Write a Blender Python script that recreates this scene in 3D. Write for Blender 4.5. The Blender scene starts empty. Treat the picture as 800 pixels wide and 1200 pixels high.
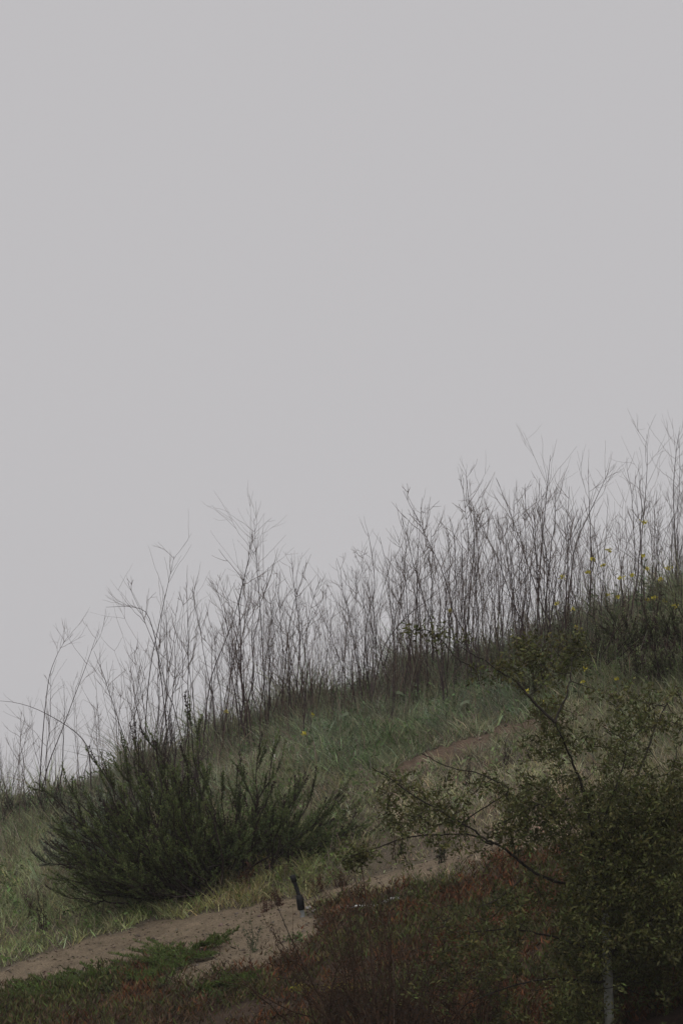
import bpy, math, random
import numpy as np
from mathutils import Vector

C = bpy.context.scene
COL = C.collection
R = math.radians
rng = np.random.default_rng(7)
random.seed(7)

# ------------------------------------------------------------------ camera, sky, sun, exposure
F = 3403.0                      # focal length in photo pixels (800 x 1200)
PITCH = R(8.0)
CAMZ = 1.6
cam_d = bpy.data.cameras.new('camera'); cam = bpy.data.objects.new('camera', cam_d); COL.objects.link(cam)
cam.location = (0, 0, CAMZ); cam.rotation_euler = (math.pi/2 + PITCH, 0, 0)
cam_d.sensor_fit = 'VERTICAL'; cam_d.sensor_height = 24.0; cam_d.lens = 24.0*F/1200
cam_d.clip_start = 0.1; cam_d.clip_end = 2000
C.camera = cam

SUN_EL, SUN_AZ = R(58), R(200)
world = bpy.data.worlds.new('World'); C.world = world; world.use_nodes = True
nt = world.node_tree; nt.nodes.clear()
wo = nt.nodes.new('ShaderNodeOutputWorld'); bg = nt.nodes.new('ShaderNodeBackground')
sk = nt.nodes.new('ShaderNodeTexSky'); sk.sky_type = 'NISHITA'; sk.sun_disc = False
sk.sun_elevation = SUN_EL; sk.sun_rotation = SUN_AZ; sk.dust_density = 5; sk.air_density = 1
hs = nt.nodes.new('ShaderNodeHueSaturation'); hs.inputs['Saturation'].default_value = 0.1
mx = nt.nodes.new('ShaderNodeMixRGB'); mx.inputs[0].default_value = 0.93
mx.inputs[2].default_value = (5.40, 5.29, 5.44, 1)        # even cloud deck over the thin blue sky
nt.links.new(sk.outputs[0], hs.inputs['Color']); nt.links.new(hs.outputs[0], mx.inputs[1])
nt.links.new(mx.outputs[0], bg.inputs[0]); bg.inputs[1].default_value = 0.10
nt.links.new(bg.outputs[0], wo.inputs[0])

sd = bpy.data.lights.new('sun', 'SUN'); sd.energy = 0.9; sd.angle = R(40); sd.color = (1, .97, .93)
sun = bpy.data.objects.new('sun', sd); COL.objects.link(sun)
sdir = Vector((math.sin(SUN_AZ)*math.cos(SUN_EL), math.cos(SUN_AZ)*math.cos(SUN_EL), math.sin(SUN_EL)))
sun.rotation_euler = (-sdir).to_track_quat('-Z', 'Y').to_euler(); sun.location = (0, 0, 30)

C.view_settings.view_transform = 'Standard'; C.view_settings.look = 'None'
C.view_settings.exposure = 0.0; C.view_settings.gamma = 1.0
C.render.engine = 'CYCLES'
C.cycles.max_bounces = 6; C.cycles.diffuse_bounces = 3; C.cycles.transmission_bounces = 3
C.cycles.volume_bounces = 3; C.cycles.use_denoising = True; C.cycles.denoising_input_passes = "RGB_ALBEDO_NORMAL"; C.cycles.denoising_prefilter = "ACCURATE"; C.cycles.caustics_reflective = False
HAZE = 0.0007

# ------------------------------------------------------------------ pixel <-> world
cp, sp = math.cos(PITCH), math.sin(PITCH)
def at(px, py, Y):
    px = np.asarray(px, float); py = np.asarray(py, float); Y = np.asarray(Y, float)
    u = (px-400)/F; v = (600-py)/F
    dx = u; dy = cp - v*sp; dz = sp + v*cp
    s = Y/dy
    return np.stack(np.broadcast_arrays(dx*s, Y, CAMZ+dz*s), -1)
def proj(P):
    P = np.asarray(P, float); x, y, z = P[..., 0], P[..., 1], P[..., 2]-CAMZ
    f = y*cp+z*sp; u = -y*sp+z*cp
    return 400+F*x/f, 600-F*u/f

# ------------------------------------------------------------------ noise
_tab = np.random.default_rng(3).random((256, 256))
def vnoise(x, y):
    xi = np.floor(x).astype(int); yi = np.floor(y).astype(int)
    fx = x-xi; fy = y-yi; fx = fx*fx*(3-2*fx); fy = fy*fy*(3-2*fy)
    a = _tab[xi & 255, yi & 255]; b = _tab[(xi+1) & 255, yi & 255]
    c = _tab[xi & 255, (yi+1) & 255]; d = _tab[(xi+1) & 255, (yi+1) & 255]
    return (a*(1-fx)+b*fx)*(1-fy)+(c*(1-fx)+d*fx)*fy
def fbm(x, y, o=4):
    s = 0; a = .5; t = 0
    for i in range(o):
        s = s+a*vnoise(x*2**i+17.3*i, y*2**i+5.7*i); t += a; a *= .5
    return s/t

# ------------------------------------------------------------------ terrain height
def smooth_table(xs, ys, lo, hi, sig, n=3000):
    g = np.linspace(lo, hi, n); v = np.interp(g, xs, ys)
    dx = g[1]-g[0]; k = int(3*sig/dx)+1; w = np.exp(-.5*(np.arange(-k, k+1)*dx/sig)**2); w /= w.sum()
    return g, np.convolve(np.pad(v, k, mode='edge'), w, 'valid')
RPX = np.array([-200, 0, 60, 150, 250, 320, 400, 480, 560, 640, 720, 800, 1000])
RPY = np.array([975, 935, 918, 885, 838, 812, 790, 765, 735, 715, 695, 680, 640])+np.array([20, 20, 21, 28, 36, 38, 37, 42, 47, 45, 35, 28, 28])
_r = at(RPX, RPY, 32.0)
_rx = np.concatenate([[-40, -14], _r[:, 0], [14, 40]]); _rz = np.concatenate([[.2, 1.0], _r[:, 2], [7.0, 8.0]])
RG, RV = smooth_table(_rx, _rz, -40, 40, .35)
R0 = float(np.interp(0, RG, RV))
PY_ = [-60, 0, 8, 14, 18, 22, 24.8, 26.4, 27.5, 29, 31, 32, 33, 34.5, 38, 50, 80, 260]
PZ_ = [0, 0, -.9, -.55, .1, .85, 1.55, 1.9, 2.3, 2.95, R0-.32, R0, R0+.1, R0+.0, R0-.8, 0, -6, -14]
PG, PV = smooth_table(PY_, PZ_, -60, 260, .45, 9000)
def sstep(a, b, x):
    t = np.clip((x-a)/(b-a), 0, 1); return t*t*(3-2*t)
def T(x, y):
    x = np.asarray(x, float); y = np.asarray(y, float)
    w = sstep(26.5, 31, y)*(1-sstep(36, 60, y))
    lat = (1-w)*.28*12*np.tanh(x/12)+w*(np.interp(x, RG, RV)-R0)
    lat = lat*sstep(5, 16, y)*(1-.9*sstep(36, 80, y))
    n = (fbm(x*.9+40, y*.9+40)-.5)*.18*sstep(12, 18, y)+(fbm(x*6+9, y*6+3, 3)-.5)*.035
    return np.interp(y, PG, PV)+lat+n
def hit(px, py, y0=14.0, y1=33.5):
    px = np.atleast_1d(np.asarray(px, float)); py = np.atleast_1d(np.asarray(py, float))
    Y = np.full(px.shape, y1); done = np.zeros(px.shape, bool)
    for yy in np.arange(y0, y1, .04):
        P = at(px, py, np.full(px.shape, yy))
        h = (P[:, 2] <= T(P[:, 0], P[:, 1])) & ~done
        Y[h] = yy; done |= h
    P = at(px, py, Y); P[:, 2] = T(P[:, 0], P[:, 1]); return P
def gnd(px, Y):
    x = (px-400)/F*Y*1.0
    z = float(T(x, Y))
    for _ in range(3):
        f = Y*cp+(z-CAMZ)*sp; x = (px-400)/F*f; z = float(T(x, Y))
    return np.array([x, Y, z])

# ------------------------------------------------------------------ materials
def new_mat(name):
    m = bpy.data.materials.new(name); m.use_nodes = True
    return m, m.node_tree, m.node_tree.nodes['Principled BSDF']
def mat_leaf(name, rough=.65, trans=.22, nscale=9.0):
    m, t, p = new_mat(name)
    a = t.nodes.new('ShaderNodeAttribute'); a.attribute_name = 'col'
    tc = t.nodes.new('ShaderNodeTexCoord'); n = t.nodes.new('ShaderNodeTexNoise'); n.inputs['Scale'].default_value = nscale
    n.inputs['Detail'].default_value = 3
    r = t.nodes.new('ShaderNodeMapRange'); r.inputs[3].default_value = .72; r.inputs[4].default_value = 1.28
    mu = t.nodes.new('ShaderNodeVectorMath'); mu.operation = 'SCALE'
    t.links.new(tc.outputs['Object'], n.inputs['Vector']); t.links.new(n.outputs['Fac'], r.inputs[0])
    t.links.new(a.outputs['Color'], mu.inputs[0]); t.links.new(r.outputs[0], mu.inputs['Scale'])
    t.links.new(mu.outputs[0], p.inputs['Base Color']); p.inputs['Roughness'].default_value = rough
    p.inputs['Specular IOR Level'].default_value = .25
    tr = t.nodes.new('ShaderNodeBsdfTranslucent'); t.links.new(mu.outputs[0], tr.inputs['Color'])
    ms = t.nodes.new('ShaderNodeMixShader'); ms.inputs[0].default_value = trans
    o = t.nodes['Material Output']
    t.links.new(p.outputs[0], ms.inputs[1]); t.links.new(tr.outputs[0], ms.inputs[2]); t.links.new(ms.outputs[0], o.inputs['Surface'])
    return m
def mat_noise(name, c1, c2, scale, rough=.85, bump=0.0, detail=5, spec=.2):
    m, t, p = new_mat(name)
    tc = t.nodes.new('ShaderNodeTexCoord'); n = t.nodes.new('ShaderNodeTexNoise'); n.inputs['Scale'].default_value = scale
    n.inputs['Detail'].default_value = detail
    cr = t.nodes.new('ShaderNodeValToRGB'); cr.color_ramp.elements[0].color = (*c1, 1); cr.color_ramp.elements[1].color = (*c2, 1)
    cr.color_ramp.elements[0].position = .3; cr.color_ramp.elements[1].position = .7
    t.links.new(tc.outputs['Object'], n.inputs['Vector']); t.links.new(n.outputs['Fac'], cr.inputs[0])
    t.links.new(cr.outputs[0], p.inputs['Base Color']); p.inputs['Roughness'].default_value = rough
    p.inputs['Specular IOR Level'].default_value = spec
    if bump:
        b = t.nodes.new('ShaderNodeBump'); b.inputs['Strength'].default_value = bump; b.inputs['Distance'].default_value = .02
        t.links.new(n.outputs['Fac'], b.inputs['Height']); t.links.new(b.outputs[0], p.inputs['Normal'])
    return m
M_LEAF = mat_leaf('leaf_green'); M_GRASS = mat_leaf('grass_blades', .6, .35, 3.0); M_TREE = mat_leaf('tree_leaf', .6, .2, 6)
M_STALK = mat_noise('dry_stalk_bark', (.030, .021, .022), (.085, .062, .06), 14)
M_TWIG = mat_noise('dry_twig_bark', (.075, .05, .038), (.165, .12, .095), 14)
M_DARK = mat_noise('dark_branch_bark', (.020, .014, .011), (.045, .033, .028), 18)
M_RED = mat_noise('red_brown_twig', (.034, .019, .011), (.082, .047, .027), 16)
M_TRUNK = mat_noise('pale_trunk_bark', (.17, .175, .145), (.34, .35, .31), 22, .9, .5)
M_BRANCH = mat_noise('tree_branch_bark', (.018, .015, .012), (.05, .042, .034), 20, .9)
M_GREENSTEM = mat_noise('green_stem', (.07, .085, .045), (.13, .14, .08), 10)
M_YELLOW = mat_noise('mustard_petal', (.60, .52, .05), (.76, .68, .12), 30, .6)
M_BLACK = mat_noise('black_plastic', (.006, .006, .007), (.013, .013, .014), 30, .55)
M_GREY = mat_noise('weathered_grey_pipe', (.16, .17, .17), (.3, .31, .3), 25, .8)
M_WHITE = mat_noise('dusty_white_plastic', (.42, .42, .41), (.66, .66, .64), 18, .6)
M_STONE = mat_noise('pale_stone', (.28, .26, .25), (.52, .5, .48), 20, .9, .3)

def mat_ground(name, s1=1.0):
    m, t, p = new_mat(name)
    a = t.nodes.new('ShaderNodeAttribute'); a.attribute_name = 'col'
    tc = t.nodes.new('ShaderNodeTexCoord')
    n1 = t.nodes.new('ShaderNodeTexNoise'); n1.inputs['Scale'].default_value = 6; n1.inputs['Detail'].default_value = 8; n1.inputs['Roughness'].default_value = .7
    n2 = t.nodes.new('ShaderNodeTexNoise'); n2.inputs['Scale'].default_value = 70; n2.inputs['Detail'].default_value = 4
    n3 = t.nodes.new('ShaderNodeTexVoronoi'); n3.inputs['Scale'].default_value = 38
    for n in (n1, n2, n3): t.links.new(tc.outputs['Object'], n.inputs['Vector'])
    r1 = t.nodes.new('ShaderNodeMapRange'); r1.inputs[1].default_value = .3; r1.inputs[2].default_value = .7; r1.inputs[3].default_value = .66; r1.inputs[4].default_value = 1.3
    r2 = t.nodes.new('ShaderNodeMapRange'); r2.inputs[1].default_value = .3; r2.inputs[2].default_value = .7; r2.inputs[3].default_value = .7; r2.inputs[4].default_value = 1.25
    mm = t.nodes.new('ShaderNodeMath'); mm.operation = 'MULTIPLY'
    t.links.new(n1.outputs['Fac'], r1.inputs[0]); t.links.new(n2.outputs['Fac'], r2.inputs[0])
    t.links.new(r1.outputs[0], mm.inputs[0]); t.links.new(r2.outputs[0], mm.inputs[1])
    mu = t.nodes.new('ShaderNodeVectorMath'); mu.operation = 'SCALE'
    t.links.new(a.outputs['Color'], mu.inputs[0]); t.links.new(mm.outputs[0], mu.inputs['Scale'])
    t.links.new(mu.outputs[0], p.inputs['Base Color']); p.inputs['Roughness'].default_value = .95; p.inputs['Specular IOR Level'].default_value = .1
    ad = t.nodes.new('ShaderNodeMath'); ad.operation = 'ADD'; t.links.new(n1.outputs['Fac'], ad.inputs[0]); t.links.new(n2.outputs['Fac'], ad.inputs[1])
    b = t.nodes.new('ShaderNodeBump'); b.inputs['Strength'].default_value = .9; b.inputs['Distance'].default_value = .03
    t.links.new(ad.outputs[0], b.inputs['Height']); t.links.new(b.outputs[0], p.inputs['Normal'])
    return m
M_GROUND = mat_ground('hillside_soil'); M_PATH = mat_ground('path_dirt')

# ------------------------------------------------------------------ mesh building
def raw_mesh(name, V, loops, starts, totals, mat, col=None):
    me = bpy.data.meshes.new(name)
    V = np.ascontiguousarray(V, dtype=np.float32)
    me.vertices.add(len(V)); me.vertices.foreach_set('co', V.ravel())
    me.loops.add(len(loops)); me.loops.foreach_set('vertex_index', np.ascontiguousarray(loops, dtype=np.int32))
    me.polygons.add(len(starts)); me.polygons.foreach_set('loop_start', np.ascontiguousarray(starts, dtype=np.int32))
    me.polygons.foreach_set('loop_total', np.ascontiguousarray(totals, dtype=np.int32))
    me.update(calc_edges=True)
    if col is not None:
        a = me.attributes.new('col', 'FLOAT_COLOR', 'POINT')
        c = np.ones((len(V), 4), np.float32); c[:, :3] = col; a.data.foreach_set('color', c.ravel())
    me.materials.append(mat)
    return me
def link(name, me, parent=None, loc=None):
    o = bpy.data.objects.new(name, me); COL.objects.link(o)
    if parent is not None: o.parent = parent
    if loc is not None: o.location = loc
    return o
def tag(o, label=None, cat=None, group=None, kind=None):
    if label: o['label'] = label
    if cat: o['category'] = cat
    if group: o['group'] = group
    if kind: o['kind'] = kind
    return o
def empty(name, loc, label, cat, group=None, rz=0):
    o = bpy.data.objects.new(name, None); COL.objects.link(o); o.location = loc; o.rotation_euler = (0, 0, rz)
    o.empty_display_size = .1
    return tag(o, label, cat, group)
def copy_tree(src, loc, rz, sc, label=None):
    c = src.copy(); COL.objects.link(c); c.location = loc; c.rotation_euler = (0, 0, rz); c.scale = (sc, sc, sc)
    if label: c['label'] = label
    for ch in src.children:
        d = ch.copy(); COL.objects.link(d); d.parent = c
        for g in ch.children:
            e = g.copy(); COL.objects.link(e); e.parent = d
    return c

class Tubes:
    def __init__(s): s.v = []; s.f = []; s.n = 0
    def add(s, pts, rad, sides=4):
        pts = np.asarray(pts, float); n = len(pts)
        rad = np.broadcast_to(np.asarray(rad, float), (n,))
        tg = np.gradient(pts, axis=0); tg /= np.linalg.norm(tg, axis=1)[:, None]+1e-9
        up = np.array([0, 0, 1.]) if abs(tg[:, 2]).mean() < .8 else np.array([1., .13, 0])
        a = np.cross(tg, up); a /= np.linalg.norm(a, axis=1)[:, None]+1e-9; b = np.cross(tg, a)
        th = np.arange(sides)*2*math.pi/sides
        ring = pts[:, None]+rad[:, None, None]*(a[:, None]*np.cos(th)[None, :, None]+b[:, None]*np.sin(th)[None, :, None])
        s.v.append(ring.reshape(-1, 3))
        i = np.arange(n-1)[:, None]*sides; j = np.arange(sides)[None]; k = (j+1) % sides
        q = np.stack([i+j, i+k, i+sides+k, i+sides+j], -1).reshape(-1, 4)+s.n
        s.f.append(q); s.n += n*sides
    def build(s, name, mat, parent=None, loc=None, origin=None, smooth=False):
        V = np.concatenate(s.v); Q = np.concatenate(s.f)
        if origin is not None: V = V-np.asarray(origin)
        me = raw_mesh(name, V, Q.ravel(), np.arange(len(Q))*4, np.full(len(Q), 4), mat)
        if smooth: me.polygons.foreach_set('use_smooth', np.ones(len(Q), bool))
        return link(name, me, parent, loc)

def norm(v): return v/(np.linalg.norm(v, axis=-1, keepdims=True)+1e-9)
def blades(P, D, L, W, bend, col, rg):
    """curved blades: P root, D unit direction, L length, W width, bend = vector added at the tip; 3 triangles each"""
    n = len(P); L = np.broadcast_to(L, (n,)); W = np.broadcast_to(W, (n,))
    side = norm(np.cross(D, norm(rg.normal(size=(n, 3)))))
    w = W[:, None]*side*.5
    mid = P+D*(L*.55)[:, None]+bend*.3
    tip = P+D*L[:, None]*.95+bend
    V = np.stack([P-w, P+w, mid+w*.8, mid-w*.8, tip], 1).reshape(-1, 3)
    return V, np.repeat(col, 5, axis=0)
def leaves(P, D, L, W, col, rg):
    """flat diamond leaves, one quad each with a crease"""
    n = len(P); L = np.broadcast_to(L, (n,))[:, None]; W = np.broadcast_to(W, (n,))[:, None]
    side = norm(np.cross(D, norm(rg.normal(size=(n, 3)))))
    up = np.cross(side, D)
    m = P+D*L*.5
    V = np.stack([P, m+side*W*.5+up*W*.15, P+D*L, m-side*W*.5+up*W*.15], 1).reshape(-1, 3)
    return V, np.repeat(col, 4, axis=0)
def build_blades(name, V, Cc, mat, parent=None, origin=None):
    if origin is not None: V = V-np.asarray(origin)
    n = len(V)//5; b = np.arange(n)[:, None]*5
    lp = np.concatenate([b+0, b+1, b+2, b+3, b+3, b+2, b+4], 1).ravel()
    st = (np.arange(n)[:, None]*7+np.array([0, 4])).ravel(); tt = np.tile([4, 3], n)
    return link(name, raw_mesh(name, V, lp, st, tt, mat, Cc), parent)
def build_leaves(name, V, Cc, mat, parent=None, origin=None):
    if origin is not None: V = V-np.asarray(origin)
    n = len(V)//4
    return link(name, raw_mesh(name, V, np.arange(n*4), np.arange(n)*4, np.full(n, 4), mat, Cc), parent)
def vary(base, n, rg, amt=.25, hue=.1):
    base = np.broadcast_to(np.asarray(base, float), (n, 3))
    return np.clip(base*(1+amt*rg.normal(size=(n, 1)))*(1+hue*rg.normal(size=(n, 3))), .004, .9)

# ------------------------------------------------------------------ vegetation map over the hillside, keyed where each patch grows
# px, py (photo), blade colour (albedo), density 0..1, height m
KEYS = np.array([
 # left weeds
 (-60, 960, .115, .135, .088, 1.0, .24), (20, 970, .12, .14, .09, 1.0, .24), (60, 1010, .14, .155, .10, .9, .24), (20, 1060, .13, .155, .085, .9, .17),
 (40, 1110, .12, .145, .07, .7, .12), (110, 1075, .13, .15, .08, .9, .16), (90, 1035, .18, .19, .135, 1.0, .20), (170, 1060, .13, .15, .075, .9, .16),
 (230, 1050, .150, .155, .072, 1.0, .15), (290, 1045, .158, .152, .075, 1.0, .13), (340, 1020, .14, .15, .07, .9, .16), (400, 1000, .13, .15, .065, .75, .12),
 (430, 960, .16, .17, .11, .7, .12), (400, 940, .16, .17, .11, .75, .13), (500, 960, .18, .185, .125, .6, .11), (560, 930, .20, .205, .145, .7, .14),
 (620, 900, .20, .205, .14, .8, .15), (460, 1000, .14, .13, .08, .35, .08), (530, 990, .15, .12, .09, .25, .08), (480, 930, .19, .18, .13, .6, .10),
 # middle green slope
 (330, 850, .145, .165, .12, 1.0, .30), (380, 860, .13, .165, .115, 1.0, .30), (440, 830, .13, .155, .115, 1.0, .28), (520, 830, .12, .145, .095, 1.0, .22),
 (470, 870, .09, .12, .065, 1.0, .2), (420, 890, .07, .10, .055, .9, .18), (580, 820, .09, .12, .08, 1.0, .22), (600, 780, .12, .145, .10, 1.0, .28),
 (520, 790, .13, .15, .115, 1.0, .30), (250, 900, .12, .14, .095, 1.0, .26), (150, 930, .13, .15, .105, 1.0, .3), (450, 780, .09, .095, .07, 1.0, .3),
 # right
 (680, 730, .13, .155, .115, 1.0, .32), (760, 720, .14, .16, .11, 1.0, .3), (700, 790, .09, .105, .06, 1.0, .26), (780, 790, .07, .085, .045, 1.0, .24),
 (700, 850, .145, .155, .105, .9, .22), (780, 860, .155, .16, .11, .9, .2), (720, 930, .15, .15, .10, .8, .16), (650, 950, .17, .14, .10, .3, .1), (900, 850, .14, .14, .1, .9, .2),
 (640, 980, .15, .13, .09, .3, .1),
])
def vmap(px, py):
    d2 = (px[:, None]-KEYS[None, :, 0])**2+(1.5*(py[:, None]-KEYS[None, :, 1]))**2+300
    w = 1/d2**1.6; w /= w.sum(1, keepdims=True)
    return w@KEYS[:, 2:5], w@KEYS[:, 5], w@KEYS[:, 6]
def seg_dist(px, py, pts):
    best = np.full(px.shape, 1e9); hw = np.zeros(px.shape)
    for (x0, y0, w0), (x1, y1, w1) in zip(pts[:-1], pts[1:]):
        dx, dy = x1-x0, y1-y0; t = np.clip(((px-x0)*dx+(py-y0)*dy)/(dx*dx+dy*dy), 0, 1)
        d = np.hypot(px-x0-t*dx, py-y0-t*dy); w = w0+t*(w1-w0)
        s = d-w; m = s < best; best[m] = s[m]
    return best
# centre line and half width (photo px) of the worn paths, laid out once and then turned into world masks
PATH1 = [(-160, 1205, 14), (-60, 1172, 14), (0, 1153, 13), (90, 1128, 20), (170, 1108, 24), (250, 1090, 24), (320, 1075, 17), (370, 1056, 7), (410, 1045, 5), (450, 1032, 5), (490, 1020, 8), (530, 1007, 10), (565, 997, 9), (610, 984, 4), (650, 962, 5), (690, 935, 2)]
PATH2 = [(470, 899, 3), (520, 884, 9), (570, 866, 9), (620, 853, 7), (700, 846, 3)]
PATCH = [(180, 1145, 8), (260, 1128, 20), (320, 1105, 24), (350, 1085, 20)]
def path_s(px, py):      # >0 inside
    n = (fbm(px/28, py/12)-.5)*22+(fbm(px/9+7, py/5+3)-.5)*9
    return -seg_dist(px, py, PATH1)+n*.6, -seg_dist(px, py, PATH2)+n*.9, -seg_dist(px, py, PATCH)+n*1.4
PLANT_EDGE_X = [-300, 0, 100, 150, 200, 260, 310, 375, 450, 520, 570, 640, 720, 1000]
PLANT_EDGE_Y = [1222, 1165, 1152, 1135, 1117, 1112, 1108, 1060, 1045, 1030, 1012, 1000, 985, 920]
def below_path(px, py): return py-np.interp(px, PLANT_EDGE_X, PLANT_EDGE_Y)   # >0: the creeping plants under the path

# ------------------------------------------------------------------ ground sheet
def axis(lo, f0, f1, hi, fine, grow=1.25):
    a = list(np.arange(f0, f1+fine/2, fine)); s = fine; x = f0; L = []
    while x > lo: s *= grow; x -= s; L.append(max(x, lo))
    s = fine; x = a[-1]; H = []
    while x < hi: s *= grow; x += s; H.append(min(x, hi))
    return np.array(L[::-1]+a+H)
def ground_colour(x, y, z):
    px, py = proj(np.stack([x, y, z], -1))
    s1, s2, s3 = path_s(px, py); c, d, h = vmap(px, py)
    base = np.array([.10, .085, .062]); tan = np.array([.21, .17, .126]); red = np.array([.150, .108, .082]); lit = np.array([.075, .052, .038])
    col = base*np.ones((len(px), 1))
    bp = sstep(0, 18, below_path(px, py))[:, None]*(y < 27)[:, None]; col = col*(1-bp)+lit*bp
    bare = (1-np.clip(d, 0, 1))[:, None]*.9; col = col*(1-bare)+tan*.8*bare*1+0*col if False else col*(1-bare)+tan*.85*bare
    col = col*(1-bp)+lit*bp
    for s, cc in ((s1, tan), (s3, tan*.88), (s2, red)):
        w = sstep(-6, 5, s)[:, None]; col = col*(1-w)+cc*w
    return col
gx = axis(-150, -5.4, 5.6, 150, .05); gy = axis(-30, 18, 34, 250, .06)
X, Y = np.meshgrid(gx, gy); Z = T(X, Y)
V = np.stack([X, Y, Z], -1).reshape(-1, 3); nx, ny = len(gx), len(gy)
i = np.arange(ny-1)[:, None]*nx+np.arange(nx-1)[None]
Q = np.stack([i, i+1, i+nx+1, i+nx], -1).reshape(-1, 4)
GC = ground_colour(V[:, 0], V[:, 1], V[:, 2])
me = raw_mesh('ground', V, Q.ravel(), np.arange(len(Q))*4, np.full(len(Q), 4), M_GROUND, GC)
me.polygons.foreach_set('use_smooth', np.ones(len(Q), bool))
tag(link('ground', me), kind='structure')

# paths: sheets laid a hair above the ground, crumbling into it at their edges
def path_sheet(name, idx, tint, x0, x1, y0, y1):
    fx = np.arange(x0, x1, .035); fy = np.arange(y0, y1, .035)
    X, Y = np.meshgrid(fx, fy); x = X.ravel(); y = Y.ravel(); z = T(x, y)
    px, py = proj(np.stack([x, y, z], -1)); s = path_s(px, py)
    s = np.maximum(s[0], s[2]) if idx == 0 else s[1]
    z2 = z-.02+.032*sstep(-5, 4, s)+(fbm(x*18, y*18, 3)-.5)*.008
    V = np.stack([x, y, z2], -1); ok = (s > -6).reshape(X.shape)
    n = len(fx); i = np.arange(len(fy)-1)[:, None]*n+np.arange(n-1)[None]
    m = (ok[:-1, :-1] & ok[1:, :-1] & ok[:-1, 1:] & ok[1:, 1:]).ravel()
    Q = np.stack([i, i+1, i+n+1, i+n], -1).reshape(-1, 4)[m]
    u, inv = np.unique(Q, return_inverse=True); Q = inv.reshape(-1, 4); V = V[u]
    col = np.asarray(tint)*np.ones((len(V), 1))
    me = raw_mesh(name, V, Q.ravel(), np.arange(len(Q))*4, np.full(len(Q), 4), M_PATH, col)
    me.polygons.foreach_set('use_smooth', np.ones(len(Q), bool))
    return tag(link(name, me), kind='structure')
path_sheet('dirt_path', 0, (.226, .177, .122), -4.5, 4.0, 22.0, 28.5)
path_sheet('upper_path', 1, (.160, .115, .084), .3, 3.2, 27.5, 30.5)

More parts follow.
